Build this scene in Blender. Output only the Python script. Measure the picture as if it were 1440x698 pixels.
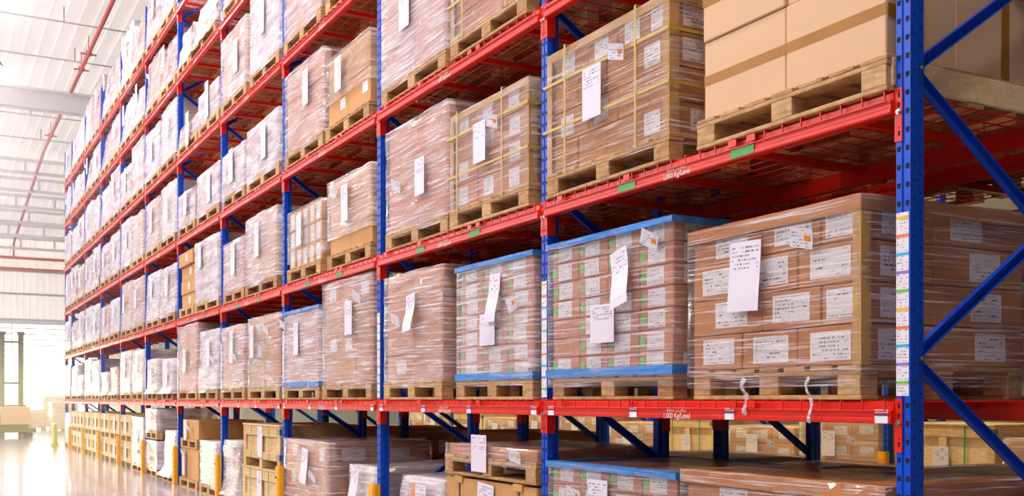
import bpy, bmesh, math, random
from mathutils import Vector, Matrix, noise

for o in list(bpy.data.objects):
    bpy.data.objects.remove(o)
SC = bpy.context.scene
COL = SC.collection
R = math.radians

# ------------------------------------------------------------------ camera
# rack fronts lie in the plane x = 0 and run along +y; the aisle floor is z = 0
CAM = (-3.406, 0.0, 1.33)
FPX = 1470.0
TH = math.atan(820.4 / 1470.0)
cd = bpy.data.cameras.new('camera')
cam = bpy.data.objects.new('camera', cd)
COL.objects.link(cam)
cam.location = CAM
cam.rotation_euler = (R(90), 0, -TH)
cd.sensor_width = 36.0
cd.lens = FPX / 1440.0 * 36.0
cd.shift_y = (562.5 - 349.0) / 1440.0
cd.clip_end = 300
SC.camera = cam

# ------------------------------------------------------------------ world, sun, exposure
world = bpy.data.worlds.new('world')
SC.world = world
world.use_nodes = True
bg = world.node_tree.nodes['Background']
bg.inputs[0].default_value = (1.0, 0.95, 0.985, 1)
bg.inputs[1].default_value = 4.6
sd = bpy.data.lights.new('sun', 'SUN')
sd.energy = 6.0
sd.angle = R(6)
sd.color = (1.0, 0.80, 0.42)
sun = bpy.data.objects.new('sun', sd)
COL.objects.link(sun)
sun.rotation_euler = Vector((0.13, -1.0, -0.12)).to_track_quat('-Z', 'Y').to_euler()
SC.view_settings.view_transform = 'Standard'
SC.view_settings.look = 'None'
SC.view_settings.exposure = 0.35
SC.view_settings.gamma = 1.0
SC.view_settings.use_curve_mapping = False
SC.cycles.transparent_max_bounces = 12
SC.cycles.max_bounces = 8
SC.cycles.sample_clamp_indirect = 6.0

# ------------------------------------------------------------------ layout numbers
PITCH = 2.79
Y0 = 2.89
POSTS = [Y0 + PITCH * n for n in range(11)] + [Y0 + PITCH * 10 + 1.55]
NB = 11
PW, PD = 0.035, 0.087           # half width and depth of a post
DEPTH = 0.96                     # depth of an upright frame
H = 1.25
LV = [0.0] + [1.33 + H * k for k in range(5)] + [1.33 + 4.9 * H]
TOPZ = 8.4
BACKX = 1.40                     # back-to-back second row
FARX = 5.95                      # row across the next aisle


def proj(x, y, z):
    X = x - CAM[0]
    zc = math.sin(TH) * X + math.cos(TH) * y
    xc = math.cos(TH) * X - math.sin(TH) * y
    if zc < .1:
        return None
    return 720 + FPX * xc / zc, 562.5 - FPX * (z - CAM[2]) / zc


# ------------------------------------------------------------------ materials
MATS = {}


def lin(h):
    h = h.lstrip('#')
    v = [int(h[i:i + 2], 16) / 255 for i in (0, 2, 4)]
    return tuple(c / 12.92 if c <= .04045 else ((c + .055) / 1.055) ** 2.4 for c in v) + (1,)


class NT:
    def __init__(s, name):
        s.m = bpy.data.materials.new(name)
        s.m.use_nodes = True
        s.t = s.m.node_tree
        s.n = s.t.nodes
        s.l = s.t.links
        s.b = s.n['Principled BSDF']
        s.out = s.n['Material Output']
        MATS[name] = s.m

    def new(s, typ, **kw):
        nd = s.n.new(typ)
        for k, v in kw.items():
            setattr(nd, k, v)
        return nd

    def link(s, a, b):
        s.l.new(a, b)

    def math(s, op, a, b=None, c=None):
        nd = s.n.new('ShaderNodeMath')
        nd.operation = op
        for i, v in enumerate((a, b, c)):
            if v is None:
                continue
            if isinstance(v, (int, float)):
                nd.inputs[i].default_value = v
            else:
                s.l.new(v, nd.inputs[i])
        return nd.outputs[0]

    def ramp(s, fac, stops):
        nd = s.n.new('ShaderNodeValToRGB')
        el = nd.color_ramp.elements
        while len(el) < len(stops):
            el.new(.5)
        for e, (p, c) in zip(el, stops):
            e.position = p
            e.color = c
        s.l.new(fac, nd.inputs[0])
        return nd.outputs[0]

    def coords(s, kind='Object', scale=(1, 1, 1), rot=(0, 0, 0), rnd=0.0):
        tc = s.n.new('ShaderNodeTexCoord')
        v = tc.outputs[kind]
        if rnd:
            oi = s.n.new('ShaderNodeObjectInfo')
            mm = s.n.new('ShaderNodeVectorMath')
            mm.operation = 'MULTIPLY_ADD'
            cb = s.n.new('ShaderNodeCombineXYZ')
            for i in range(3):
                s.l.new(oi.outputs['Random'], cb.inputs[i])
            s.l.new(cb.outputs[0], mm.inputs[0])
            mm.inputs[1].default_value = (rnd, rnd * 1.7, rnd * .6)
            s.l.new(v, mm.inputs[2])
            v = mm.outputs[0]
        mp = s.n.new('ShaderNodeMapping')
        mp.inputs['Scale'].default_value = scale
        mp.inputs['Rotation'].default_value = rot
        s.l.new(v, mp.inputs[0])
        return mp.outputs[0]

    def noise(s, vec, scale=5, detail=3, rough=.5):
        nd = s.n.new('ShaderNodeTexNoise')
        nd.inputs['Scale'].default_value = scale
        nd.inputs['Detail'].default_value = detail
        nd.inputs['Roughness'].default_value = rough
        if vec is not None:
            s.l.new(vec, nd.inputs['Vector'])
        return nd.outputs['Fac']

    def bump(s, h, strength=.3, dist=.01):
        nd = s.n.new('ShaderNodeBump')
        nd.inputs['Strength'].default_value = strength
        nd.inputs['Distance'].default_value = dist
        s.l.new(h, nd.inputs['Height'])
        return nd.outputs[0]


def plain(name, col, rough=.5, metal=0, var=.12, scale=12, spec=.5, bump=0):
    """one coat of colour with fine mottling and a little tone change from piece to piece"""
    t = NT(name)
    c = lin(col)
    v = t.coords('Object', rnd=30)
    nz = t.noise(v, scale, 4)
    d = tuple(x * (1 - var) for x in c[:3]) + (1,)
    e = tuple(min(1, x * (1 + var)) for x in c[:3]) + (1,)
    col_out = t.ramp(nz, [(.3, d), (.7, e)])
    t.link(col_out, t.b.inputs['Base Color'])
    t.b.inputs['Roughness'].default_value = rough
    t.b.inputs['Metallic'].default_value = metal
    t.b.inputs['Specular IOR Level'].default_value = spec
    if bump:
        t.link(t.bump(nz, bump, .004), t.b.inputs['Normal'])
    return t


plain('red_paint', '#e02410', .34, var=.10, scale=9, spec=.4)
plain('red_wire', '#d82412', .42, var=.08)
plain('blue_paint', '#0549c2', .36, var=.08, scale=8, spec=.35)
plain('hole_dark', '#0a0f1c', .9, var=.1)  # dark colour stands in for the shade inside holes
plain('steel', '#b9bcc0', .3, metal=1, var=.1)
plain('green_sticker', '#4f9e46', .5, var=.08)
plain('green_dot', '#55c455', .5, var=.05)
plain('letter_white', '#e9d9cf', .6, var=.1)
plain('yellow_guard', '#f0a508', .45, var=.06)
plain('strap_yellow', '#b79c3a', .4, var=.08)
plain('strap_green', '#2f9e3e', .4, var=.08)
plain('strap_dark', '#33373d', .5, var=.08)
plain('tape_brown', '#a2690a', .36, var=.12, scale=4, spec=.25)
plain('white_paper', '#eee9f0', .6, var=.02)
plain('tag_orange', '#f08a22', .5, var=.03)
plain('tag_yellow', '#e8d11e', .5, var=.03)
plain('band_yellow', '#f3b600', .5, var=.03)
plain('band_orange', '#f2703a', .5, var=.03)
plain('band_cyan', '#1fb2e2', .5, var=.03)
plain('band_purple', '#8f6fc4', .5, var=.03)
plain('band_green', '#6cc04a', .5, var=.03)
plain('band_maroon', '#8e1f4c', .5, var=.03)
plain('white_paint', '#ece7e8', .5, var=.03)
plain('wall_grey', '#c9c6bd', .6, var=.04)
plain('roof_plain', '#77746c', .7, var=.04)  # opaque and darkened to keep the space behind the racks dim
plain('wall_shade', '#5e5a50', .7, var=.05)  # wall coloured dark in place of the shade behind the racks
plain('wall_dark', '#46423f', .7, var=.05)  # dark colour imitates shaded racks opposite and cuts bounce light
plain('pipe_red', '#d5584c', .4, var=.08)
plain('pipe_orange', '#e8622c', .4, var=.08)
plain('dark_rubber', '#23241f', .7, var=.1)
plain('olive_metal', '#5a5a2c', .5, var=.1)
plain('lamp_metal', '#6f8a8e', .35, metal=.6, var=.05)
plain('lime_guard', '#b9c410', .45, var=.06)
plain('corner_metal', '#5f7484', .4, metal=.5, var=.1)
plain('orange_film', '#e0924a', .3, var=.1)
plain('blue_print', '#5c7fb6', .35, var=.1)


def wood(name, c1, c2):
    t = NT(name)
    v = t.coords('Object', (3, 3, 14), rnd=20)
    n1 = t.noise(v, 4, 5, .6)
    w = t.coords('Object', (1, 1, 1), rnd=20)
    n2 = t.noise(w, 30, 3)
    m = t.math('ADD', t.math('MULTIPLY', n1, .75), t.math('MULTIPLY', n2, .25))
    oi = t.new('ShaderNodeObjectInfo')
    m = t.math('ADD', m, t.math('MULTIPLY', t.math('SUBTRACT', oi.outputs['Random'], .5), .22))
    t.link(t.ramp(m, [(.3, lin(c1)), (.7, lin(c2))]), t.b.inputs['Base Color'])
    t.b.inputs['Roughness'].default_value = .75
    t.link(t.bump(n1, .25, .004), t.b.inputs['Normal'])


wood('pallet_wood', '#96663a', '#cfa873')
wood('crate_wood', '#c39a62', '#e6c995')
wood('ply_wood', '#d2a873', '#edd3a6')


def cardboard(name, c, dark=.8):
    t = NT(name)
    v = t.coords('Object', (1, 1, 1), rnd=40)
    n1 = t.noise(v, 3, 3)
    fl = t.coords('Object', (60, 60, 6), rnd=40)
    n2 = t.noise(fl, 2, 2)
    oi = t.new('ShaderNodeObjectInfo')
    m = t.math('ADD', t.math('MULTIPLY', n1, .6), t.math('MULTIPLY', n2, .2))
    m = t.math('ADD', m, t.math('MULTIPLY', oi.outputs['Random'], .25))
    a = lin(c)
    d = tuple(x * dark for x in a[:3]) + (1,)
    t.link(t.ramp(m, [(.25, d), (.8, a)]), t.b.inputs['Base Color'])
    t.b.inputs['Roughness'].default_value = .7
    t.b.inputs['Specular IOR Level'].default_value = .3
    t.link(t.bump(n1, .15, .01), t.b.inputs['Normal'])


cardboard('carton_brown', '#c4834e')
cardboard('carton_rose', '#ca8660')
cardboard('carton_tan', '#d29c60')
cardboard('carton_pale', '#dcb48e', .9)
cardboard('carton_white', '#ded3cd', .9)
cardboard('edge_board', '#c99a58')


def printed(name, base, ink, rows, top_only=False, dens=.5):
    """white sheet with small rows of unreadable dark print"""
    t = NT(name)
    tc = t.new('ShaderNodeTexCoord')
    sp = t.new('ShaderNodeSeparateXYZ')
    t.link(tc.outputs['UV'], sp.inputs[0])
    u, v = sp.outputs[0], sp.outputs[1]
    oi = t.new('ShaderNodeObjectInfo')
    rv = t.math('MULTIPLY', v, rows)
    row = t.math('FLOOR', rv)
    fr = t.math('FRACT', rv)
    cb = t.new('ShaderNodeCombineXYZ')
    t.link(t.math('MULTIPLY', u, 34), cb.inputs[0])
    t.link(t.math('MULTIPLY', row, 7.31), cb.inputs[1])
    t.link(t.math('MULTIPLY', oi.outputs['Random'], 50), cb.inputs[2])
    n1 = t.noise(cb.outputs[0], 1.0, 1)
    ch = t.math('GREATER_THAN', n1, dens)
    cb2 = t.new('ShaderNodeCombineXYZ')
    t.link(t.math('MULTIPLY', u, 2.4), cb2.inputs[0])
    t.link(t.math('MULTIPLY', row, 3.17), cb2.inputs[1])
    t.link(t.math('MULTIPLY', oi.outputs['Random'], 90), cb2.inputs[2])
    n2 = t.noise(cb2.outputs[0], 1.3, 0)
    blk = t.math('GREATER_THAN', n2, .47)
    rm = t.math('MULTIPLY', t.math('GREATER_THAN', fr, .3), t.math('LESS_THAN', fr, .78))
    e = t.math('MULTIPLY', t.math('GREATER_THAN', u, .07), t.math('LESS_THAN', u, .93))
    e2 = t.math('MULTIPLY', t.math('GREATER_THAN', v, .58 if top_only else .06), t.math('LESS_THAN', v, .93))
    m = t.math('MULTIPLY', t.math('MULTIPLY', ch, blk), t.math('MULTIPLY', rm, t.math('MULTIPLY', e, e2)))
    mx = t.new('ShaderNodeMix', data_type='RGBA')
    mx.inputs[6].default_value = lin(base)
    mx.inputs[7].default_value = lin(ink)
    t.link(t.math('MULTIPLY', m, .8), mx.inputs[0])
    t.link(mx.outputs[2], t.b.inputs['Base Color'])
    t.b.inputs['Roughness'].default_value = .55


printed('label_print', '#e4dedf', '#3b4450', 7)
printed('sheet_print', '#ddd5e0', '#4a4c5c', 17, True, .48)
printed('tag_print', '#e6e1e8', '#555a66', 6)


def film(name, milky, streak, gloss, tint='#f4ecf2', rough=.2, tight=55, lo=.47, hi=.66):
    """stretch film: clear sheet, milky from layers and painted-in sheen, wrinkled in near-level lines"""
    t = NT(name)
    t.n.remove(t.b)
    v = t.coords('Object', (2.2, 2.2, tight), (R(5), R(4), 0), rnd=60)
    s1 = t.noise(v, 1.0, 4, .6)
    v2 = t.coords('Object', (2, 2, 7), (R(-8), R(6), 0), rnd=60)
    s2 = t.noise(v2, 1.1, 3, .55)
    v3 = t.coords('Object', (9, 9, 26), (R(25), R(20), 0), rnd=60)
    s3 = t.noise(v3, 1.0, 3, .6)
    st = t.new('ShaderNodeMapRange')
    st.inputs[1].default_value = lo
    st.inputs[2].default_value = hi
    t.link(s1, st.inputs[0])
    pt = t.new('ShaderNodeMapRange')
    pt.inputs[1].default_value = .35
    pt.inputs[2].default_value = .68
    pt.inputs[3].default_value = .55
    pt.inputs[4].default_value = 1.35
    t.link(s2, pt.inputs[0])
    op = t.math('ADD', t.math('MULTIPLY', pt.outputs[0], milky), t.math('MULTIPLY', st.outputs[0], streak))  # pale folds; the streaks also imitate highlights by whitening the film
    opc = t.new('ShaderNodeClamp')
    t.link(op, opc.inputs[0])
    opc.inputs[2].default_value = .97
    hgt = t.math('ADD', t.math('ADD', s1, t.math('MULTIPLY', s2, 1.6)), t.math('MULTIPLY', s3, .8))
    bn = t.bump(hgt, 1.0, .028)
    df = t.new('ShaderNodeBsdfDiffuse')
    df.inputs[0].default_value = lin(tint)
    t.link(t.bump(hgt, .3, .02), df.inputs['Normal'])
    tr = t.new('ShaderNodeBsdfTransparent')
    gl = t.new('ShaderNodeBsdfGlossy')
    gl.inputs['Roughness'].default_value = rough
    gl.inputs[0].default_value = (1, 1, 1, 1)
    t.link(bn, gl.inputs['Normal'])
    m1 = t.new('ShaderNodeMixShader')
    t.link(opc.outputs[0], m1.inputs[0])
    t.link(tr.outputs[0], m1.inputs[1])
    t.link(df.outputs[0], m1.inputs[2])
    m2 = t.new('ShaderNodeMixShader')
    fz = t.new('ShaderNodeLayerWeight')
    fz.inputs[0].default_value = .14
    t.link(bn, fz.inputs['Normal'])
    t.link(t.math('MULTIPLY_ADD', fz.outputs['Fresnel'], gloss * 1.7, gloss * .12), m2.inputs[0])
    t.link(m1.outputs[0], m2.inputs[1])
    t.link(gl.outputs[0], m2.inputs[2])
    t.link(m2.outputs[0], t.out.inputs[0])


film('film_clear', .0, .62, .34, rough=.14, tight=110, lo=.52, hi=.68)
film('film_thin', .05, .46, .36, rough=.13, tight=95, lo=.51, hi=.66)
film('film_mid', .14, .55, .32, rough=.15, tight=70, lo=.48, hi=.68)
film('film_milky', .34, .48, .28, tint='#e6dce3', rough=.17)
film('film_white', .62, .38, .22, '#dcd3da')  # whiteness partly stands in for light glancing off the wrap
film('film_blue', .72, .2, .3, '#2f86d6')


def floor_mat():
    t = NT('floor_epoxy')
    v = t.coords('Object')
    n1 = t.noise(v, .6, 4)
    n2 = t.noise(v, 14, 4)
    t.link(t.ramp(n1, [(.3, lin('#9d9396')), (.7, lin('#b0a6a9'))]), t.b.inputs['Base Color'])
    mr = t.new('ShaderNodeMapRange')
    mr.inputs[3].default_value = .16
    mr.inputs[4].default_value = .30
    t.link(n2, mr.inputs[0])
    t.link(mr.outputs[0], t.b.inputs['Roughness'])
    t.b.inputs['Specular IOR Level'].default_value = .8
    t.b.inputs['Coat Weight'].default_value = .25
    t.b.inputs['Coat Roughness'].default_value = .06


floor_mat()


def emit(name, col, s):
    t = NT(name)
    e = t.new('ShaderNodeEmission')
    e.inputs[0].default_value = lin(col)
    e.inputs[1].default_value = s
    t.link(e.outputs[0], t.out.inputs[0])


emit('lamp_glow', '#fffaf0', 12)





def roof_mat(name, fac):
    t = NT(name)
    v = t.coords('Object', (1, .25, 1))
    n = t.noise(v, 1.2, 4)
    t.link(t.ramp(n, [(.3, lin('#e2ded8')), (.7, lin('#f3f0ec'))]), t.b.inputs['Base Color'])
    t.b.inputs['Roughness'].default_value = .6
    # translucent share: roof passes daylight; added on wall and far slope for brightness
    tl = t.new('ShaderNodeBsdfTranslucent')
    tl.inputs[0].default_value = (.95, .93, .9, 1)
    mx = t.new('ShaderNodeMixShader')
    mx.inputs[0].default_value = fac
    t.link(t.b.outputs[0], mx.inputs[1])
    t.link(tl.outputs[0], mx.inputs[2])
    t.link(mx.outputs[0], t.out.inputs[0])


roof_mat('roof_sheet', .075)
roof_mat('roof_far', .085)  # translucency added to lighten the far slope
roof_mat('wall_backlit', .11)  # end wall made to glow through, in place of glare


# ------------------------------------------------------------------ mesh helpers
class MB:
    def __init__(s):
        s.v, s.f, s.uv = [], [], {}

    def box(s, x0, x1, y0, y1, z0, z1):
        b = len(s.v)
        s.v += [(x0, y0, z0), (x1, y0, z0), (x1, y1, z0), (x0, y1, z0),
                (x0, y0, z1), (x1, y0, z1), (x1, y1, z1), (x0, y1, z1)]
        s.f += [tuple(b + i for i in q) for q in
                ((0, 3, 2, 1), (4, 5, 6, 7), (0, 1, 5, 4), (1, 2, 6, 5), (2, 3, 7, 6), (3, 0, 4, 7))]
        return s

    def prism(s, pts, axis, a, b):
        """closed outline pts swept from a to b along axis ('y': pts are x,z; 'z': pts are x,y; 'x': y,z)"""
        n = len(pts)
        k = len(s.v)
        for q in (a, b):
            for p in pts:
                s.v.append({'y': (p[0], q, p[1]), 'z': (p[0], p[1], q), 'x': (q, p[0], p[1])}[axis])
        for i in range(n):
            j = (i + 1) % n
            s.f.append((k + i, k + j, k + n + j, k + n + i))
        s.f.append(tuple(k + i for i in range(n))[::-1])
        s.f.append(tuple(k + n + i for i in range(n)))
        return s

    def bar(s, p, q, w, h, up=(0, 0, 1)):
        p, q = Vector(p), Vector(q)
        d = (q - p).normalized()
        sx = d.cross(Vector(up))
        if sx.length < 1e-4:
            sx = d.cross(Vector((1, 0, 0)))
        sx.normalize()
        sy = sx.cross(d)
        b = len(s.v)
        for c in (p, q):
            for a, e in ((-1, -1), (1, -1), (1, 1), (-1, 1)):
                s.v.append(tuple(c + sx * a * w / 2 + sy * e * h / 2))
        s.f += [tuple(b + i for i in qd) for qd in
                ((0, 3, 2, 1), (4, 5, 6, 7), (0, 1, 5, 4), (1, 2, 6, 5), (2, 3, 7, 6), (3, 0, 4, 7))]
        return s

    def tube(s, pts, r, seg=8, cap=True):
        rings = []
        n = len(pts)
        P = [Vector(p) for p in pts]
        for i in range(n):
            d = (P[min(i + 1, n - 1)] - P[max(i - 1, 0)]).normalized()
            a = d.cross(Vector((0, 0, 1)))
            if a.length < 1e-3:
                a = d.cross(Vector((1, 0, 0)))
            a.normalize()
            c = a.cross(d)
            rr = r[i] if isinstance(r, (list, tuple)) else r
            b = len(s.v)
            for k in range(seg):
                t = 2 * math.pi * k / seg
                s.v.append(tuple(P[i] + a * math.cos(t) * rr + c * math.sin(t) * rr))
            rings.append(b)
        for i in range(n - 1):
            for k in range(seg):
                s.f.append((rings[i] + k, rings[i] + (k + 1) % seg, rings[i + 1] + (k + 1) % seg, rings[i + 1] + k))
        if cap:
            s.f.append(tuple(rings[0] + k for k in range(seg))[::-1])
            s.f.append(tuple(rings[-1] + k for k in range(seg)))
        return s

    def mesh(s, name, mat, smooth=False, fix=True):
        m = bpy.data.meshes.new(name)
        m.from_pydata(s.v, [], s.f)
        if fix:
            bm = bmesh.new()
            bm.from_mesh(m)
            bmesh.ops.recalc_face_normals(bm, faces=bm.faces)
            bm.to_mesh(m)
            bm.free()
        if smooth:
            m.polygons.foreach_set('use_smooth', [True] * len(m.polygons))
        m.materials.append(MATS[mat])
        m.update()
        return m


def put(name, mesh, parent=None, loc=(0, 0, 0), rot=(0, 0, 0), label=None):
    o = bpy.data.objects.new(name, mesh)
    COL.objects.link(o)
    o.parent = parent
    o.location = loc
    o.rotation_euler = rot
    if label:
        o['label'] = label
    return o


def thing(name, label, cat, loc=(0, 0, 0), rz=0, group=None, mesh=None):
    o = bpy.data.objects.new(name, mesh)
    COL.objects.link(o)
    o.location = loc
    o.rotation_euler = (0, 0, rz)
    o['label'] = label
    o['category'] = cat
    if group:
        o['group'] = group
    return o


def struct(name, mesh, parent=None, loc=(0, 0, 0)):
    o = put(name, mesh, parent, loc)
    if parent is None:
        o['kind'] = 'structure'
    return o


CACHE = {}


def cached(key, fn):
    if key not in CACHE:
        CACHE[key] = fn()
    return CACHE[key]


def bevel_box(dx, dy, dz, mat, bev=.005):
    """box standing on its base, centred in x and y"""
    key = ('bb', round(dx, 3), round(dy, 3), round(dz, 3), mat, bev)

    def mk():
        bm = bmesh.new()
        bmesh.ops.create_cube(bm, size=1.0)
        for v in bm.verts:
            v.co = Vector((v.co.x * dx, v.co.y * dy, (v.co.z + .5) * dz))
        bmesh.ops.bevel(bm, geom=list(bm.edges), offset=bev, segments=1, affect='EDGES')
        m = bpy.data.meshes.new('box')
        bm.to_mesh(m)
        bm.free()
        m.materials.append(MATS[mat])
        return m
    return cached(key, mk)


def sheet_mesh(w, h, mat, curl=0.0, nz=1):
    """thin sheet in the y-z plane facing -x, centred; u runs to -y (to the right seen from the aisle)"""
    key = ('sh', round(w, 3), round(h, 3), mat, curl, nz)

    def mk():
        m = bpy.data.meshes.new('sheet')
        vs, fs, uv = [], [], []
        for side, off in ((0, 0.0), (1, .0012)):
            for i in range(nz + 1):
                t = i / nz
                z = h * (t - .5)
                x = -curl * (1 - t) ** 2 * (1 + .4 * math.sin(5 * t)) + off
                for u in (0, 1):
                    vs.append((x, w * (.5 - u), z))
        n = 2 * (nz + 1)
        for i in range(nz):
            a = 2 * i
            fs.append((a, a + 1, a + 3, a + 2))
            fs.append((n + a, n + a + 2, n + a + 3, n + a + 1))
        for i in range(nz):
            a = 2 * i
            fs.append((a, a + 2, n + a + 2, n + a))
            fs.append((a + 1, n + a + 1, n + a + 3, a + 3))
        fs.append((0, n, n + 1, 1))
        e = 2 * nz
        fs.append((e, e + 1, n + e + 1, n + e))
        m.from_pydata(vs, [], fs)
        ul = m.uv_layers.new(name='UVMap')
        for p in m.polygons:
            for li in p.loop_indices:
                v = vs[m.loops[li].vertex_index]
                ul.data[li].uv = (.5 - v[1] / w, v[2] / h + .5)
        m.materials.append(MATS[mat])
        m.update()
        return m
    return cached(key, mk)


def text_mesh(txt, size, mat, sx=1.0):
    """letters in the y-z plane, readable from the aisle (from -x)"""
    def mk():
        cu = bpy.data.curves.new('lettering', 'FONT')
        cu.body = txt
        cu.size = size
        cu.align_x = 'CENTER'
        cu.extrude = .0004
        cu.resolution_u = 2
        cu.offset = size * .004
        o = bpy.data.objects.new('lettering', cu)
        COL.objects.link(o)
        dg = bpy.context.evaluated_depsgraph_get()
        m = bpy.data.meshes.new_from_object(o.evaluated_get(dg))
        bpy.data.objects.remove(o)
        bpy.data.curves.remove(cu)
        m.transform(Matrix(((0, 0, -1, 0), (-sx, 0, 0, 0), (0, 1, 0, 0), (0, 0, 0, 1))))
        m.materials.clear()
        m.materials.append(MATS[mat])
        return m
    return cached(('tx', txt, size, mat, sx), mk)


ORD = ['ground', 'first', 'second', 'third', 'fourth', 'fifth', 'sixth', 'seventh', 'eighth', 'ninth', 'tenth', 'eleventh', 'twelfth']


def where(b, lvl):
    sh = 'on the floor' if lvl == 0 else ('top shelf' if lvl == 6 else ORD[lvl] + ' shelf')
    return '%s, %s bay from braced end' % (sh, ORD[b + 1])


# ------------------------------------------------------------------ the building
YW = 58.0          # far end wall
YR = 44.5          # where the roof starts to slope down
ZR, ZE = 11.0, 9.5  # roof height and eave height at the end wall
XL, XR = -13.0, 9.5
YB = -9.0
struct('floor', MB().box(XL - 8, XR, YB, YW + 14, -.1, 0).mesh('floor', 'floor_epoxy'))


def ribbed(x0, x1, step, y0, z0, y1, z1):
    mb = MB()
    pts = []
    x = x0
    while x < x1:
        pts += [(x, 0), (x + step * .62, 0), (x + step * .68, .07), (x + step * .94, .07)]
        x += step
    pts.append((x, 0))
    for (px, pz) in pts:
        mb.v += [(px, y0, z0 + pz), (px, y1, z1 + pz)]
    for i in range(len(pts) - 1):
        mb.f.append((2 * i, 2 * i + 2, 2 * i + 3, 2 * i + 1))
    return mb


ceil = struct('ceiling', ribbed(XL, 2.6, .36, YB, ZR, YR, ZR).mesh('ceiling', 'roof_sheet', fix=False))
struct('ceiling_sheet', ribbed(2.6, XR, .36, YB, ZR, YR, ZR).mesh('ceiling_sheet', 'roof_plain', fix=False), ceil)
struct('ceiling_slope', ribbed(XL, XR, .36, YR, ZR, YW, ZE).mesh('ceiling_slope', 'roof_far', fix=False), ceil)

# far end wall: profiled cladding above a wide open loading bay
DZ = 5.3
DX0, DX1 = -9.0, 4.4


def corrug(x0, x1, z0, z1, y):
    mb = MB()
    pts = []
    x = x0
    while x < x1 - 1e-3:
        s = min(.3, x1 - x)
        pts += [(x, y), (x + s * .55, y), (x + s * .65, y - .04), (x + s * .9, y - .04)]
        x += s
    pts.append((x1, y))
    for (px, py) in pts:
        mb.v += [(px, py, z0), (px, py, z1)]
    for i in range(len(pts) - 1):
        mb.f.append((2 * i, 2 * i + 2, 2 * i + 3, 2 * i + 1))
    return mb


wall = struct('wall_end', corrug(XL, XR, DZ, ZE + .1, YW).mesh('wall_end', 'wall_backlit', fix=False))
struct('wall_panel', corrug(XL, DX0, 0, DZ, YW).mesh('wall_panel', 'white_paint'), wall)
struct('wall_panel', corrug(DX1, XR, 0, DZ, YW).mesh('wall_panel', 'white_paint'), wall)
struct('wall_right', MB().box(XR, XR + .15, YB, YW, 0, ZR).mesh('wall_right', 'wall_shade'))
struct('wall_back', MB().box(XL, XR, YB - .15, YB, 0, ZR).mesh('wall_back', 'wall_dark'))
WZ0, WZ1, WY0 = 6.2, 10.8, -2.0    # unseen window band, added to light the rack fronts
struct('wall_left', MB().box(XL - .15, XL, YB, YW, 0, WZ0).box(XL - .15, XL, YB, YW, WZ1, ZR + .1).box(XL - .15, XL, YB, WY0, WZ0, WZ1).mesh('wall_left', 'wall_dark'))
for k in range(15):
    yy = WY0 + 4.1 * k
    struct('trim_%d' % (k + 1), MB().box(XL - .12, XL - .02, yy, yy + .25, WZ0, WZ1).mesh('mullion', 'white_paint'))  # mullions of the added window band


def portal(loc, rot, sx, sy):
    ld = bpy.data.lights.new('opening_portal', 'AREA')
    ld.shape = 'RECTANGLE'
    ld.size, ld.size_y = sx, sy
    ld.cycles.is_portal = True
    lo = bpy.data.objects.new('opening_portal', ld)
    COL.objects.link(lo)
    lo.location = loc
    lo.rotation_euler = rot


portal((XL - .05, (WY0 + YW) / 2, (WZ0 + WZ1) / 2), (0, R(-90), 0), WZ1 - WZ0, YW - WY0)
portal(((-9.0 + 4.4) / 2, YW - .02, 5.3 / 2), (R(-90), 0, 0), 13.4, 5.3)
for i, z in enumerate((5.3, 6.6, 7.75)):
    struct('girt_rail', MB().box(XL, XR, YW - .2, YW - .05, z, z + .1).mesh('girt_rail', 'wall_grey'), wall)
door = struct('door_1', MB().box(DX0 - .15, DX0, YW - .25, YW, 0, DZ).box(DX1, DX1 + .15, YW - .25, YW, 0, DZ)
              .box(DX0 - .15, DX1 + .15, YW - .3, YW, DZ - .18, DZ).mesh('door_1', 'white_paint'))
for i in range(7):
    z = 3.2 + i * .28
    put('louvre_slat', MB().box(DX0, DX1, YW - .12, YW - .06, z, z + .07).mesh('louvre_slat', 'white_paint'), door)
for x in (-5.6, -2.3, .2):
    put('louvre_post', MB().box(x, x + .07, YW - .1, YW - .04, 3.2, DZ - .18).mesh('louvre_post', 'white_paint'), door)

# deep white girder under the roof, trusses under the far slope
thing('roof_girder', 'deep white steel girder spanning under the bright ribbed roof', 'girder',
      mesh=MB().prism([(-.2, 0), (.2, 0), (.2, .05), (.03, .07), (.03, .52), (.2, .54), (.2, .6), (-.2, .6), (-.2, .54), (-.03, .52), (-.03, .07), (-.2, .05)],
                      'z', XL, XR).mesh('roof_girder', 'white_paint'))
g = bpy.data.objects['roof_girder']
gm = g.data
for v in gm.vertices:
    a, b, c = v.co
    v.co = (c, 33.8 + a, 9.9 + b)
for i in range(6):
    y = YR + .6 + i * 2.45
    zt = ZR + (ZE - ZR) * (y - YR) / (YW - YR) - .14
    tr = thing('roof_truss', 'white open truss below the far roof slope, %s from the roof break' % ORD[i + 1], 'truss',
               (0, y, zt - .62), group='trusses under the far roof slope')
    put('top_chord', MB().box(XL, XR, -.07, .07, .5, .62).mesh('top_chord', 'white_paint'), tr)
    put('bottom_chord', MB().box(XL, XR, -.07, .07, 0, .12).mesh('bottom_chord', 'white_paint'), tr)
    pm = cached('truss_post', lambda: MB().box(-.05, .05, -.04, .04, .12, .5).mesh('truss_post', 'white_paint'))
    for k in range(8):
        put('truss_post', pm, tr, (-9.4 + k * 1.55 + (i % 2) * .7, 0, 0))

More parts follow.
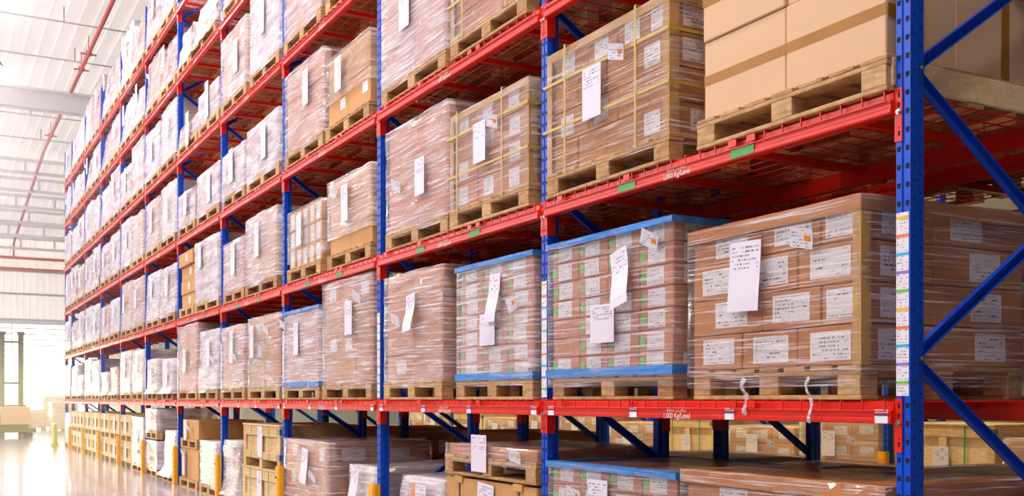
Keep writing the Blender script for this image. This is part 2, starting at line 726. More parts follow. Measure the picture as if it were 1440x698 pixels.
# thin conduits hung from the roof on rods
for i, y in enumerate((21.2, 24.5, 27.8, 30.9, 37.4, 40.8)):
    cn = thing('roof_conduit', 'thin grey conduit hung on short rods below the roof, %s towards the end wall' % ORD[i + 1],
               'conduit', (0, y, 10.62), group='conduits under the roof')
    put('conduit_pipe', MB().tube([(-12, 0, 0), (XR, 0, 0)], .022, 6).mesh('conduit_pipe', 'wall_grey'), cn)
    rm = cached('rod', lambda: MB().tube([(0, 0, 0), (0, 0, .38)], .014, 6).mesh('hanger_rod', 'corner_metal'))
    for k in range(9):
        put('hanger_rod', rm, cn, (-10 + k * 1.9 + (i % 2) * .6, 0, 0))

# red sprinkler main along the aisle, dropping at the end wall to two level pipes
sp = thing('sprinkler_pipe', 'red sprinkler main running under the roof along the rack top', 'pipe', (.3, 0, 0))
put('main_pipe', MB().tube([(0, 6, 10.55), (0, YR - 2.5, 10.5), (0, YW - .45, 9.15), (0, YW - .4, 8.9), (0, YW - .4, 8.45)], .055, 8)
    .mesh('main_pipe', 'pipe_red', True), sp)
for y in (20.3, 25.1, 29.7, 31.2, 36.0, 39.5):
    put('pipe_clamp', MB().tube([(0, y - .06, 10.52), (0, y + .06, 10.52)], .085, 8).bar((-.2, y, 10.5), (.2, y, 10.5), .04, .04)
        .bar((0, y, 10.58), (0, y, 11.0), .02, .02).mesh('pipe_clamp', 'pipe_red'), sp)
for k, z in enumerate((8.42, 7.87)):
    thing('wall_pipe', '%s of two level orange pipes along the end wall' % ('upper', 'lower')[k], 'pipe', group='pipes along the end wall',
          mesh=MB().tube([(XL, YW - .4, z), (XR, YW - .4, z)], .075, 8).mesh('wall_pipe', 'pipe_orange', True))

# ------------------------------------------------------------------ high-bay lamps over the aisles
def lathe(pr, seg=16):
    mb = MB()
    for (r, z) in pr:
        for k in range(seg):
            a = 2 * math.pi * k / seg
            mb.v.append((r * math.cos(a), r * math.sin(a), z))
    for i in range(len(pr) - 1):
        for k in range(seg):
            mb.f.append((i * seg + k, i * seg + (k + 1) % seg, (i + 1) * seg + (k + 1) % seg, (i + 1) * seg + k))
    return mb


def lamp(x, y, z, power, col, lab):
    t = thing('high_bay_lamp', lab, 'lamp', (x, y, z), group='high-bay lamps')
    put('reflector', cached('lr', lambda: lathe([(.23, 0), (.25, .02), (.2, .12), (.11, .2), (.09, .22), (.09, .4), (.0, .42)])
                            .mesh('reflector', 'lamp_metal', True)), t)
    put('lens', cached('ll', lambda: lathe([(0, .015), (.22, .015), (.22, .03), (0, .03)]).mesh('lens', 'lamp_glow')), t)
    put('hanging_rod', MB().tube([(0, 0, .4), (0, 0, ZR - z)], .012, 6).mesh('hanging_rod', 'lamp_metal'), t)
    ld = bpy.data.lights.new('lamp_light', 'AREA')
    ld.shape = 'DISK'
    ld.size = .44
    ld.energy = power
    ld.color = col
    lo = bpy.data.objects.new('lamp_light', ld)
    COL.objects.link(lo)
    lo.parent = t
    lo.location = (0, 0, -.02)


for i, y in enumerate((1.2, 5, 10, 16, 22, 28, 34, 40)):
    lamp(-2.08, y, 9.35, 150, (1, .95, .97), 'grey high-bay lamp hanging over the aisle, %s along' % ORD[i + 1])
for i, y in enumerate((8.5, 13, 18, 23, 28)):
    lamp(4.15, y, 8.6, 350, (1, .88, .5), 'grey high-bay lamp hanging over the next aisle, %s along' % ORD[i + 1])

# ------------------------------------------------------------------ racking: upright frames
POST_OUT = [(0, -.035), (0, -.007), (.006, -.004), (.006, .004), (0, .007), (0, .035), (.042, .035), (.052, .027),
            (.087, .027), (.087, -.027), (.052, -.027), (.042, -.035)]
post_m = MB().prism(POST_OUT, 'z', .008, TOPZ).mesh('post', 'blue_paint')
post_r = MB().prism([(.087 - a, b) for a, b in POST_OUT], 'z', .008, TOPZ).mesh('post', 'blue_paint')


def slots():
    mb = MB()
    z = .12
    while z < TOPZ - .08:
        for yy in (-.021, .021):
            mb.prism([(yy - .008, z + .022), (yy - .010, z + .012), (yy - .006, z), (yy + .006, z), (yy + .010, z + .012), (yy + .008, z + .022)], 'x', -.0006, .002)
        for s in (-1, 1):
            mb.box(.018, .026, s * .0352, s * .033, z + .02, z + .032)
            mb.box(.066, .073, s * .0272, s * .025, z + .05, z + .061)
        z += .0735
    return mb.mesh('slot_decal', 'hole_dark')  # dark decals painted on the post as the shade in its slots


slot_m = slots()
foot_m = MB().box(-.03, .12, -.06, .06, 0, .008).mesh('foot_plate', 'blue_paint')
NODE = [0.33 + 1.165 * k for k in range(7)]


def brace_mesh(z0, z1):
    # lipped channel from the front post to the rear post
    d = DEPTH - 2 * PD
    mb = MB()
    a, b = Vector((PD - .01, 0, z0)), Vector((PD + d + .01, 0, z1))
    dr = (b - a).normalized()
    n = Vector((-dr.z, 0, dr.x))
    for off, t, w in ((0, .004, .044),):
        mb.bar(a + Vector((0, .012, 0)), b + Vector((0, .012, 0)), .004, .046, n)
    for s in (-1, 1):
        mb.bar(a + n * .021 * s, b + n * .021 * s, .026, .004, n)
    return mb.mesh('brace', 'blue_paint')


brace_up = [brace_mesh(NODE[k] + .02, NODE[k] + .5825 - .02) for k in range(7)]
brace_dn = [brace_mesh(NODE[k] - .02, NODE[k] - .5825 + .02) for k in range(1, 7)]
brace_h = brace_mesh(.16, .16)
bolt_m = MB().tube([(0, -.004, 0), (0, -.012, 0)], .011, 6).tube([(0, -.012, 0), (0, -.017, 0)], .006, 6).mesh('bolt', 'steel')
BANDS = ['band_yellow', 'band_orange', 'band_cyan', 'band_purple', 'band_green']


def frame(x, y, label, group, labels=False, bolts=False):
    t = thing('upright_frame', label, 'rack frame', (x, y, 0), group=group)
    a = put('post', post_m, t)
    put('slot_decal', slot_m, a)
    b = put('post', post_r, t, (DEPTH - PD, 0, 0))
    s2 = put('slot_decal', slot_m, b, (PD, 0, 0), (0, 0, math.pi))
    put('foot_plate', foot_m, t)
    put('foot_plate', foot_m, t, (DEPTH - PD, 0, 0))
    for m in brace_up + brace_dn + [brace_h]:
        put('brace', m, t)
    if bolts:
        for z in NODE:
            put('bolt', bolt_m, t, (PD - .02, -.027, z))
    if labels:
        for i in range(10):
            z = 1.345 + .0735 * (9 - i)
            lb = put('location_label', cached('loc', lambda: sheet_mesh(.062, .0735, 'tag_print')), t, (-.0022, .002, z + .037))
            put('colour_band', cached(('cb', i % 5), lambda: MB().box(-.0008, 0, -.031, .031, -.006, .006).mesh('colour_band', BANDS[i % 5])),
                lb, (0, 0, .017))
    return t


for n, y in enumerate(POSTS):
    lab = 'blue perforated upright frame with diagonal braces at the open end of the racking' if n == 0 else (
        'blue upright frame closing the last bay at the far end' if n == 11 else
        'blue upright frame of the front racking, %s after the braced end frame' % ORD[n])
    frame(0, y, lab, 'front racking frames', labels=n < 8, bolts=n < 3)
for n in range(0, 7):
    frame(BACKX, POSTS[n], 'shaded blue frame of the second row, directly behind the %s front frame' % ORD[n + 1], 'second row frames')
for n in range(0, 8):
    frame(FARX, 2.6 + PITCH * n, 'blue frame across the next aisle seen under the shelf, %s from the braced end' % ORD[n + 1], 'frames across the next aisle')

# ------------------------------------------------------------------ racking: beams
RAIL = [(-.024, -.098), (-.030, -.092), (-.030, -.078), (-.026, -.072), (-.026, -.058), (-.030, -.052), (-.030, -.046), (-.012, -.040), (-.012, -.012),
        (-.006, -.008), (.020, -.008), (.020, -.098)]


def rail_mesh(ln):
    return cached(('rail', round(ln, 3)), lambda: MB().prism(RAIL, 'y', -ln / 2, ln / 2).mesh('beam_body', 'red_paint'))


def conn_mesh(s):
    # s=+1: plate of the end that sits on the post at larger y
    mb = MB()
    mb.box(-.005, 0, *sorted((s * .004, s * .036)), -.212, .004)
    mb.box(-.005, .058, *sorted((0, s * .004)), -.212, .004)
    return mb.mesh('connector', 'red_paint')


def cslot_mesh(s):
    mb = MB()
    for z in (-.035, -.075, -.19):
        mb.prism([(s * .022 - .005, z + .02), (s * .022 - .005, z), (s * .022 + .005, z), (s * .022 + .005, z + .02)], 'x', -.0056, -.004)
    for z in (-.012, -.16):
        mb.prism([(s * .022 - .003, z + .006), (s * .022 - .003, z), (s * .022 + .003, z), (s * .022 + .003, z + .006)], 'x', -.0056, -.004)
    return mb.mesh('connector_decal', 'hole_dark')  # dark decals for the shaded slots, no holes are cut


conn = {s: conn_mesh(s) for s in (-1, 1)}
cslot = {s: cslot_mesh(s) for s in (-1, 1)}
cbolt = MB().tube([(-.005, 0, 0), (-.012, 0, 0)], .012, 6).tube([(-.012, 0, 0), (-.018, 0, 0)], .007, 6).mesh('bolt', 'steel')
T1 = text_mesh('MAX LOAD', .033, 'letter_white', .95)
T2 = text_mesh('1,000 Kg/Level', .041, 'letter_white', .92)


def rail(b, lvl, x, label, group, front=True, flip=False, posts=POSTS, deco=True):
    ya, yb = posts[b] + PW, posts[b + 1] - PW
    ln = yb - ya - .008
    t = thing('rack_rail', label, 'shelf beam', (x, (ya + yb) / 2, LV[lvl]), math.pi if flip else 0, group)
    put('beam_body', rail_mesh(ln), t)
    for s in (-1, 1):
        c = put('connector', conn[s], t, (0, s * (ln / 2), 0))
        if deco:
            put('connector_decal', cslot[s], c)
            put('bolt', cbolt, c, (0, s * .022, -.094))
    if front and deco:
        # lettering sits a little past the middle towards the near post
        ty = .02
        put('lettering', T1, t, (-.0308, ty, -.0635), label='MAX LOAD')
        put('lettering', T2, t, (-.0308, ty, -.0955), label='1,000 Kg/Level')
    if front and lvl == 1:
        for yy in (ln / 2 - .09, .40, -.39, -ln / 2 + .045):
            q = put('shelf_sticker', cached('sst', lambda: sheet_mesh(.066, .055, 'white_paper')), t, (-.0312, yy, -.068))
            put('sticker_band', cached('sbm', lambda: MB().box(-.0008, 0, -.033, .033, -.006, .006).mesh('sticker_band', 'band_maroon')), q, (0, 0, .008))
    if front and lvl == 2:
        for yy in (.46, -.48):
            put('green_sticker', cached('gst', lambda: MB().box(-.0012, 0, -.082, .082, -.023, .023).mesh('green_sticker', 'green_sticker')), t, (-.0304, yy, -.068))
    return t


def in_view(x0, x1, y0, y1, z0, z1):
    ps = [proj(x, y, z) for x in (x0, x1) for y in (y0, y1) for z in (z0, z1)]
    ps = [p for p in ps if p]
    if not ps:
        return False
    xs, ys = [p[0] for p in ps], [p[1] for p in ps]
    return max(xs) > -4 and min(xs) < 1444 and max(ys) > -4 and min(ys) < 702


for b in range(NB):
    for lv in range(1, 7):
        if in_view(0, 0, POSTS[b], POSTS[b + 1], LV[lv] - .1, LV[lv]):
            rail(b, lv, 0, 'orange-red front beam, ' + where(b, lv), 'front shelf beams', deco=b < 8)
        if in_view(DEPTH, DEPTH, POSTS[b], POSTS[b + 1], LV[lv] - .1, LV[lv]) and b < 6:
            rail(b, lv, DEPTH, 'shaded red rear beam, ' + where(b, lv), 'rear shelf beams', False, True, deco=False)
for b in range(0, 5):
    for lv in range(1, 5):
        if in_view(BACKX, BACKX, POSTS[b], POSTS[b + 1], LV[lv] - .1, LV[lv]):
            rail(b, lv, BACKX, 'dark red beam of the second row behind, ' + where(b, lv), 'second row beams', False, deco=False)


# ------------------------------------------------------------------ wire decks
def deck_meshes(ln):
    mb = MB()
    n = round(ln / .117)
    for i in range(n + 1):
        y = -ln / 2 + .02 + (ln - .04) * i / n
        mb.box(-.034, DEPTH - .03, y - .003, y + .003, -.006, 0)
        mb.box(-.036, -.030, y - .003, y + .003, -.046, 0)
    for x in [.0 + .1 * k for k in range(10)]:
        mb.box(x - .003, x + .003, -ln / 2 + .01, ln / 2 - .01, -.010, -.005)
    mb.box(-.037, -.031, -ln / 2 + .01, ln / 2 - .01, -.048, -.043)
    w = mb.mesh('wire_mesh', 'red_wire')
    s = MB().prism([(-.02, -.045), (.02, -.045), (.02, -.011), (.014, -.011), (.014, -.039), (-.014, -.039), (-.014, -.011), (-.02, -.011)],
                   'x', .022, DEPTH - .022).mesh('support_bar', 'red_paint')
    c = MB().box(-.041, -.034, -.028, .028, -.036, -.004).mesh('deck_clip', 'red_paint')
    return w, s, c


def deck(b, lvl, x, label, group):
    ya, yb = POSTS[b] + PW, POSTS[b + 1] - PW
    ln = yb - ya - .02
    w, s, c = cached(('deck', round(ln, 3)), lambda: deck_meshes(ln))
    t = thing('wire_deck', label, 'wire shelf', (x, (ya + yb) / 2, LV[lvl]), group=group)
    k = put('wire_mesh', w, t)
    k['kind'] = 'stuff'
    for i in range(4):
        yy = -ln / 2 + ln * (i + .5) / 4
        put('support_bar', s, t, (0, yy, 0))
    for yy in (-ln / 6 - .1, -ln / 6 + .03, ln / 6, ln / 2 - .2):
        put('deck_clip', c, t, (0, yy, 0))


for b in range(NB):
    for lv in range(1, 7):
        if in_view(0, DEPTH, POSTS[b], POSTS[b + 1], LV[lv] - .05, LV[lv]):
            deck(b, lv, 0, 'red wire deck, ' + where(b, lv), 'wire shelf decks')
for b in range(0, 3):
    for lv in range(2, 4):
        if in_view(BACKX, BACKX + DEPTH, POSTS[b], POSTS[b + 1], LV[lv] - .05, LV[lv]):
            deck(b, lv, BACKX, 'dark wire deck of the second row, ' + where(b, lv), 'second row decks')

# ------------------------------------------------------------------ pallets and loads
PH = .145


def pallet(parent, W, D, mat='pallet_wood', parts=True):
    """block pallet: three boards below, nine blocks, three stringer boards, seven deck boards"""
    rows = []
    for x in (-D / 2 + .05, 0, D / 2 - .05):
        rows.append(('bottom_board', (.10, W, .020), (x, 0, 0)))
        rows.append(('stringer_board', (.10, W, .020), (x, 0, .105)))
        for y in (-W / 2 + .07, 0, W / 2 - .07):
            rows.append(('pallet_block', (.10, .13, .085), (x, y, .02)))
    n = 7
    for i in range(n):
        bw = W / n * .82
        y = -W / 2 + bw / 2 + (W - bw) * i / (n - 1)
        rows.append(('deck_board', (D, bw, .020), (0, y, .125)))
    if parts:
        e = bpy.data.objects.new('pallet', None)
        COL.objects.link(e)
        e.parent = parent
        for nm, (dx, dy, dz), loc in rows:
            put(nm, bevel_box(dx, dy, dz, mat, .003), e, loc)
        return e

    def mk():
        mb = MB()
        for nm, (dx, dy, dz), (x, y, z) in rows:
            mb.box(x - dx / 2, x + dx / 2, y - dy / 2, y + dy / 2, z, z + dz)
        return mb.mesh('pallet', mat)
    return put('pallet', cached(('pal', round(W, 2), round(D, 2), mat), mk), parent)


def wrap_mesh(W, D, h, mat, seed, amp=.006, step=.07, skirt=.05, top=True, flare=0.0, taper=0.0):
    """film shell: four walls and a top, base at z=0, drawn over the pallet edge by the skirt"""
    nx, ny, nz = max(4, int(D / step / 1.5)), max(5, int(W / step)), max(5, int((h + skirt) / step))
    bm = bmesh.new()

    def disp(p, n):
        q = Vector((p.x * 2.2 + seed * 7.3, p.y * 2.2 + seed * 3.1, p.z * 6))
        d = noise.fractal(q, 1.0, 2.0, 3) * amp
        zf = max(0, min(1, (p.z + skirt) / (h + skirt)))
        grow = 1 - taper * zf + flare * max(0, 1 - zf * 5) ** 2
        r = Vector((p.x * grow, p.y * grow, p.z))
        return r + n * d

    def grid(fn, na, nb):
        vs = [[bm.verts.new(fn(i / na, j / nb)) for j in range(nb + 1)] for i in range(na + 1)]
        for i in range(na):
            for j in range(nb):
                bm.faces.new((vs[i][j], vs[i + 1][j], vs[i + 1][j + 1], vs[i][j + 1]))
    z0 = -skirt
    H2 = h - z0
    rc = .012

    def side(cx, cy, nrm, ax, ln):
        def fn(a, b):
            p = Vector((cx, cy, z0 + H2 * b)) + Vector(ax) * (a - .5) * ln
            edge = min(a, 1 - a)
            n = Vector(nrm)
            return disp(p, n) - n * (rc if edge < 1e-6 else 0) * .4
        return fn
    grid(side(-D / 2, 0, (-1, 0, 0), (0, -1, 0), W), ny, nz)
    grid(side(D / 2, 0, (1, 0, 0), (0, 1, 0), W), ny, nz)
    grid(side(0, -W / 2, (0, -1, 0), (1, 0, 0), D), nx, nz)
    grid(side(0, W / 2, (0, 1, 0), (-1, 0, 0), D), nx, nz)
    if top:
        grid(lambda a, b: disp(Vector(((a - .5) * D, (b - .5) * W, h)), Vector((0, 0, 1))), nx, ny)
    bmesh.ops.remove_doubles(bm, verts=bm.verts, dist=.016)
    bmesh.ops.recalc_face_normals(bm, faces=bm.faces)
    m = bpy.data.meshes.new('stretch_wrap')
    bm.to_mesh(m)
    bm.free()
    m.polygons.foreach_set('use_smooth', [True] * len(m.polygons))
    m.materials.append(MATS[mat])
    return m


SEED = [0]


def band_loop(W, D, z, h, off, mat, t=.002, seg=1):
    """flat band laid level round a load"""
    mb = MB()
    x, y = D / 2 + off, W / 2 + off
    mb.box(-x - t, -x, -y - t, y + t, z, z + h)
    mb.box(x, x + t, -y - t, y + t, z, z + h)
    mb.box(-x, x, -y - t, -y, z, z + h)
    mb.box(-x, x, y, y + t, z, z + h)
    return mb


def load(label, x, y0, y1, z, top, cat='pallet load', group='palletised loads', nx=2, nz=3, carton='carton_brown', film='film_thin',
         labels=None, dots=False, rim=False, straps=None, edges=False, sheet=None, tag=None, parts=True, wraptop=True,
         amp=.006, stagger=False, D=1.0, flare=0, taper=0, skirt=.05, step=.07, jitter=.004, side_labels=True, pal='pallet_wood', yaw=0.0,
         nwrap=1, tape=False, pg=.02):
    SEED[0] += 1
    seed = SEED[0]
    rnd = random.Random(seed * 13 + 5)
    W = y1 - y0
    h = top - z - PH
    t = thing('pallet_load', label, cat, (x + D / 2, (y0 + y1) / 2, z), yaw, group)
    pallet(t, W + pg, D + pg, pal, parts)
    # cartons: a front rank of nx columns and a rear rank of one long carton per tier
    ch = h / nz
    cW = W - .03
    dF = .42 if nx > 1 else .5
    cD = D - .03
    W_, D_ = cW, cD
    for k in range(nz):
        g_ = 1 - taper * (k + 1) / nz
        cW, cD = W_ * g_, D_ * g_
        cols = nx
        off = 0
        edgesx = [(-cW / 2 + cW * i / cols) for i in range(cols + 1)]
        if stagger and k % 2:
            edgesx = [-cW / 2] + [-cW / 2 + cW * (i + .62) / cols for i in range(cols - 1)] + [cW / 2]
        for i in range(len(edgesx) - 1):
            a, e = edgesx[i] + .003, edgesx[i + 1] - .003
            jx = rnd.uniform(-jitter, jitter) + .004
            c = put('carton', bevel_box(dF, e - a, ch - .004, carton), t, (-cD / 2 + dF / 2 + jx, (a + e) / 2, PH + k * ch + .001))
            if labels and rnd.random() < labels[2]:
                lw, lh = min(labels[0], (e - a) * .8), min(labels[1], ch * .82)
                fy = labels[3] if len(labels) > 3 else -.12
                put('carton_label', sheet_mesh(lw, lh, 'label_print'), c,
                    (-dF / 2 - .0016, ((e - a) - lw) * (fy + rnd.uniform(-.06, .06)), ch * .5 + rnd.uniform(-.1, .1) * (ch - lh)))
                if dots:
                    put('dot_sticker', cached('dot', lambda: MB().tube([(0, 0, 0), (-.0012, 0, 0)], .026, 12).mesh('dot_sticker', 'green_dot')), c,
                        (-dF / 2, min((e - a) / 2 - .03, ((e - a) - lw) * fy + lw / 2 + .05), ch * .5))
                if side_labels and i == 0 and parts:
                    put('carton_label', sheet_mesh(min(.24, dF * .6), lh, 'label_print'), c, (rnd.uniform(-.03, .05), -(e - a) / 2 - .0016, ch * .5), (0, 0, R(90)))
            if tape:
                put('packing_tape', cached(('tp', round(e - a, 3)), lambda: MB().box(-.0008, 0, -(e - a) / 2, (e - a) / 2, -.024, .024).mesh('packing_tape', 'tape_brown')),
                    c, (-dF / 2 - .0004, 0, ch * .5))
        dB = cD - dF - .006
        c = put('carton', bevel_box(dB, cW - .006, ch - .004, carton), t, (cD / 2 - dB / 2, 0, PH + k * ch + .001))
        if labels and side_labels and parts and rnd.random() < labels[2]:
            put('carton_label', sheet_mesh(.2, min(labels[1], ch * .8), 'label_print'), c, (rnd.uniform(-.1, .1), -cW / 2 + .0014, ch * .5), (0, 0, R(90)))
            if tape:
                pass
    cW, cD = W_, D_
    if edges:
        # tan edge boards at the four corners and round the top
        ev = MB()
        for sx in (-1, 1):
            for sy in (-1, 1):
                em = MB()
                em.box(*sorted((sx * D / 2, sx * (D / 2 - .06))), *sorted((sy * W / 2, sy * (W / 2 + .005))), PH, PH + h)
                em.box(*sorted((sx * D / 2, sx * (D / 2 + .005))), *sorted((sy * (W / 2 + .005), sy * (W / 2 - .05))), PH, PH + h)
                put('edge_board', em.mesh('edge_board', 'edge_board'), t)
        for sx in (-1, 1):
            put('edge_board', MB().box(*sorted((sx * D / 2, sx * (D / 2 + .007))), -W / 2, W / 2, PH + h - .045, PH + h + .005).mesh('edge_board', 'edge_board'), t)
            put('edge_board', MB().box(-D / 2, D / 2, *sorted((sx * W / 2, sx * (W / 2 + .007))), PH + h - .045, PH + h + .005).mesh('edge_board', 'edge_board'), t)
    if film:
        wm = wrap_mesh(W + .016, D + .016, h + .006, film, seed, amp, step, skirt, wraptop, flare, taper)
        put('stretch_wrap', wm, t, (0, 0, PH))
    if rim:
        rb = band_loop(W, D, 0, .035, .016, 'film_blue')
        rb.box(-D / 2 - .016, D / 2 + .016, -W / 2 - .016, -W / 2 + .05, .033, .037).box(-D / 2 - .016, D / 2 + .016, W / 2 - .05, W / 2 + .016, .033, .037)
        rb.box(-D / 2 - .016, -D / 2 + .05, -W / 2, W / 2, .033, .037)
        put('blue_film_band', rb.mesh('blue_film_band', 'film_blue'), t, (0, 0, PH + h - .026))
        put('blue_film_band', band_loop(W, D, 0, .05, .014, 'film_blue').mesh('blue_film_band', 'film_blue'), t, (0, 0, PH - .01))
    if straps:
        sm, levels, ups = straps
        for fz in levels:
            put('strap', band_loop(W, D, -.008, .016, .022, sm).mesh('strap', sm), t, (0, 0, PH + h * fz))
        for fy in ups:
            yy = W / 2 - W * fy
            xx = D / 2 + .026
            mb = MB()
            for s in (-1, 1):
                mb.box(*sorted((s * xx, s * (xx + .002))), yy - .008, yy + .008, PH - .03, PH + h + .014)
            mb.box(-xx, xx, yy - .008, yy + .008, PH + h + .012, PH + h + .014)
            put('strap', mb.mesh('strap', sm), t)
    xf = -D / 2 - (.032 if straps else .02) - amp
    if sheet:
        for (fy, fz, w, hh, tilt, curl) in (sheet if isinstance(sheet, list) else [sheet]):
            put('document_sheet', sheet_mesh(w, hh, 'sheet_print', curl, 6 if parts else 3), t, (xf, W / 2 - W * fy, PH + h * fz), (R(tilt), 0, 0))
    if tag:
        fy, fz, tilt = tag[:3]
        tg = put('tag_card', sheet_mesh(.13, .085, 'tag_print', .015, 2), t, (xf - .012, W / 2 - W * fy, PH + h * fz), (R(tilt), R(-25), 0))
        if len(tag) > 3:
            put('tag_square', cached(tag[3], lambda: MB().box(-.0015, -.0005, -.016, .016, -.016, .016).mesh('tag_square', tag[3])), tg, (-.006, -.035, 0))
    return t


def sh(fy=.45, fz=.6, w=.21, hh=.297, tilt=0, curl=.0):
    return (fy, fz, w, hh, tilt, curl)


XF = -.012
# --- first bay, first shelf
load('clear-wrapped cartons with many white labels on the first shelf, beside the braced end frame', XF - .01, 3.05, 4.22, LV[1], 2.18,
     nx=3, nz=4, carton='carton_brown', film='film_clear', labels=(.24, .125, .95, -.08), stagger=True, sheet=sh(.40, .62, .22, .33, 2, .01),
     tag=(.74, .80, 14, 'tag_orange'), amp=.008, step=.045, D=1.04, yaw=R(-2.0), skirt=.09, pg=-.03)
load('blue-rimmed wrapped cartons with green dot stickers, first shelf, first bay, far half', XF, 4.36, 5.605, LV[1], 2.285,
     nx=4, nz=7, carton='carton_rose', film='film_thin', labels=(.15, .095, .96, .02), dots=True, rim=True,
     sheet=[sh(.66, .66, .16, .33, -14, .05), sh(.5, .36, .24, .22, 0, 0)], tag=(.88, .88, 30, 'tag_orange'), amp=.004, step=.05, skirt=.07, pg=-.03)
A_ = bpy.data.objects['pallet_load']


def lid_tray(t, W, D, ztop, h=.065):
    lb = MB()
    x, y, k = D / 2 + .004, W / 2 + .004, .006
    lb.box(-x, x, -y, y, ztop - k, ztop)
    lb.box(-x, -x + k, -y, y, ztop - h, ztop - k).box(x - k, x, -y, y, ztop - h, ztop - k)
    lb.box(-x + k, x - k, -y, -y + k, ztop - h, ztop - k).box(-x + k, x - k, y - k, y, ztop - h, ztop - k)
    put('lid_tray', lb.mesh('lid_tray', 'carton_brown'), t, label='shallow tan cardboard lid')


put('edge_board', MB().box(-.527, -.47, -.592, -.587, PH, PH + .64).box(-.527, -.522, -.587, -.545, PH, PH + .64).mesh('edge_board', 'edge_board'), A_)
lid_tray(A_, 1.17, 1.04, 2.18 - LV[1] + .004)
for yy, ln_, sw in ((-.30, .20, .018), (.13, .17, .03)):
    tb = MB()
    pts_ = [(-.535 - .012 * math.sin(i * 1.3), yy + .012 * math.sin(i * .9), .10 - ln_ * i / 7) for i in range(8)]
    for i in range(7):
        tb.bar(pts_[i], pts_[i + 1], .003, sw * (1.2 - .5 * abs(math.sin(i * 1.1))), (0, 1, 0))
    put('film_tail', tb.mesh('film_tail', 'film_milky', True), A_)
# --- first bay, second shelf
t = load('unwrapped pale cartons sealed with brown tape on a wide pallet, second shelf, first bay', XF - .02, 2.945, 4.12, LV[2], 3.505,
         nx=2, nz=2, carton='carton_pale', film=None, tape=True, D=1.08, jitter=.012)
put('side_board', bevel_box(1.06, .022, .115, 'ply_wood', .003), t, (.01, -.590, .02))
for k in range(2):
    zc = PH + .39 * k
    put('packing_tape', MB().box(.20, .25, -.5745, -.5735, zc + .002, zc + .384).mesh('packing_tape', 'tape_brown'), t)
    put('packing_tape', MB().box(-.515, -.39, -.5745, -.5735, zc + .17, zc + .218).mesh('packing_tape', 'tape_brown'), t)
load('strapped carton load with tan edge boards, second shelf, first bay, far half', XF - .02, 4.36, 5.58, LV[2], 3.46,
     nx=4, nz=4, carton='carton_brown', film='film_clear', labels=(.14, .12, .7, .1), edges=True, straps=('strap_yellow', (.36, .74), (.19, .78)), stagger=True,
     sheet=sh(.44, .52, .19, .30, 0, .0), tag=(.66, .73, 18, 'tag_orange'), amp=.004, step=.05)
load('brown carton load seen through the wire deck, third shelf, first bay, far half', XF, 4.38, 5.56, LV[3], 4.75,
     nx=2, nz=3, carton='carton_brown', film='film_thin', amp=.008)
# --- second bay
load('blue-rimmed wrapped cartons carrying two paper sheets, first shelf, second bay, near half', XF, 5.80, 6.90, LV[1], 2.285,
     nx=3, nz=7, carton='carton_rose', film='film_mid', labels=(.17, .09, .95, .02), dots=True, rim=True,
     sheet=[sh(.56, .68, .15, .33, 2, .04), sh(.46, .42, .22, .22, 0, 0)], tag=(.8, .6, -12, 'tag_orange'), amp=.004, step=.05)
load('tall brown wrapped load with curling paper sheet, first shelf, second bay, far half', XF, 7.16, 8.30, LV[1], 2.36,
     nx=2, nz=4, carton='carton_brown', film='film_mid', sheet=sh(.55, .62, .17, .30, -6, .05), tag=(.3, .58, 20), amp=.014, step=.06, labels=(.2, .1, .25))
load('tan strapped wrapped load with edge boards, second shelf, second bay, near half', XF - .02, 5.82, 6.97, LV[2], 3.41,
     nx=3, nz=4, carton='carton_rose', film='film_thin', edges=True, straps=('strap_yellow', (.34, .76), (.13, .72)), labels=(.14, .12, .7, .1),
     sheet=sh(.45, .58, .18, .28), tag=(.64, .72, 20, 'tag_orange'), amp=.004, step=.055)
load('tall smooth wrapped brown load with one paper sheet, second shelf, second bay, far half', XF, 7.06, 8.26, LV[2], 3.58,
     nx=2, nz=2, carton='carton_rose', film='film_mid', sheet=sh(.62, .42, .18, .29), tag=(.26, .42, 25), amp=.014, step=.06, labels=(.2, .2, .3))
load('bright film-wrapped load with rounded paper sheet, third shelf, second bay, far half', XF, 7.10, 8.36, LV[3], 4.86,
     nx=2, nz=3, carton='carton_rose', film='film_milky', sheet=sh(.42, .6, .2, .32), amp=.010, step=.06)
load('strapped load with tan edge boards, third shelf, second bay, near half', XF - .02, 5.84, 6.96, LV[3], 4.66,
     nx=3, nz=4, carton='carton_rose', film='film_thin', edges=True, straps=('strap_yellow', (.36, .74), (.2, .78)), amp=.004)
# --- third bay
load('tall wrapped tan load with paper sheet, first shelf, third bay, near half', XF, 8.60, 9.90, LV[1], 2.455,
     nx=3, nz=4, carton='carton_brown', film='film_mid', sheet=sh(.60, .62, .19, .31), tag=(.8, .8, 30), amp=.010, labels=(.18, .12, .4))
load('milky wrapped load with blue top rim, first shelf, third bay, far half', XF, 10.0, 11.17, LV[1], 2.27,
     nx=2, nz=3, carton='carton_rose', film='film_milky', rim=True, sheet=sh(.4, .62, .16, .34), tag=(.03, .85, 20), amp=.006)
load('carton load in loose film over a bare lower tier, second shelf, third bay, near half', XF, 8.62, 9.75, LV[2], 3.42,
     nx=2, nz=3, carton='carton_tan', film='film_mid', sheet=sh(.48, .62, .17, .34), tag=(.24, .82, 20), amp=.016, skirt=-.14)
load('small cartons with white side labels in film, second shelf, third bay, far half', XF, 9.96, 11.05, LV[2], 3.33,
     nx=5, nz=3, carton='carton_tan', film='film_thin', labels=(.12, .16, 1.0, 0), sheet=sh(.42, .62, .16, .32), amp=.010, skirt=-.06)
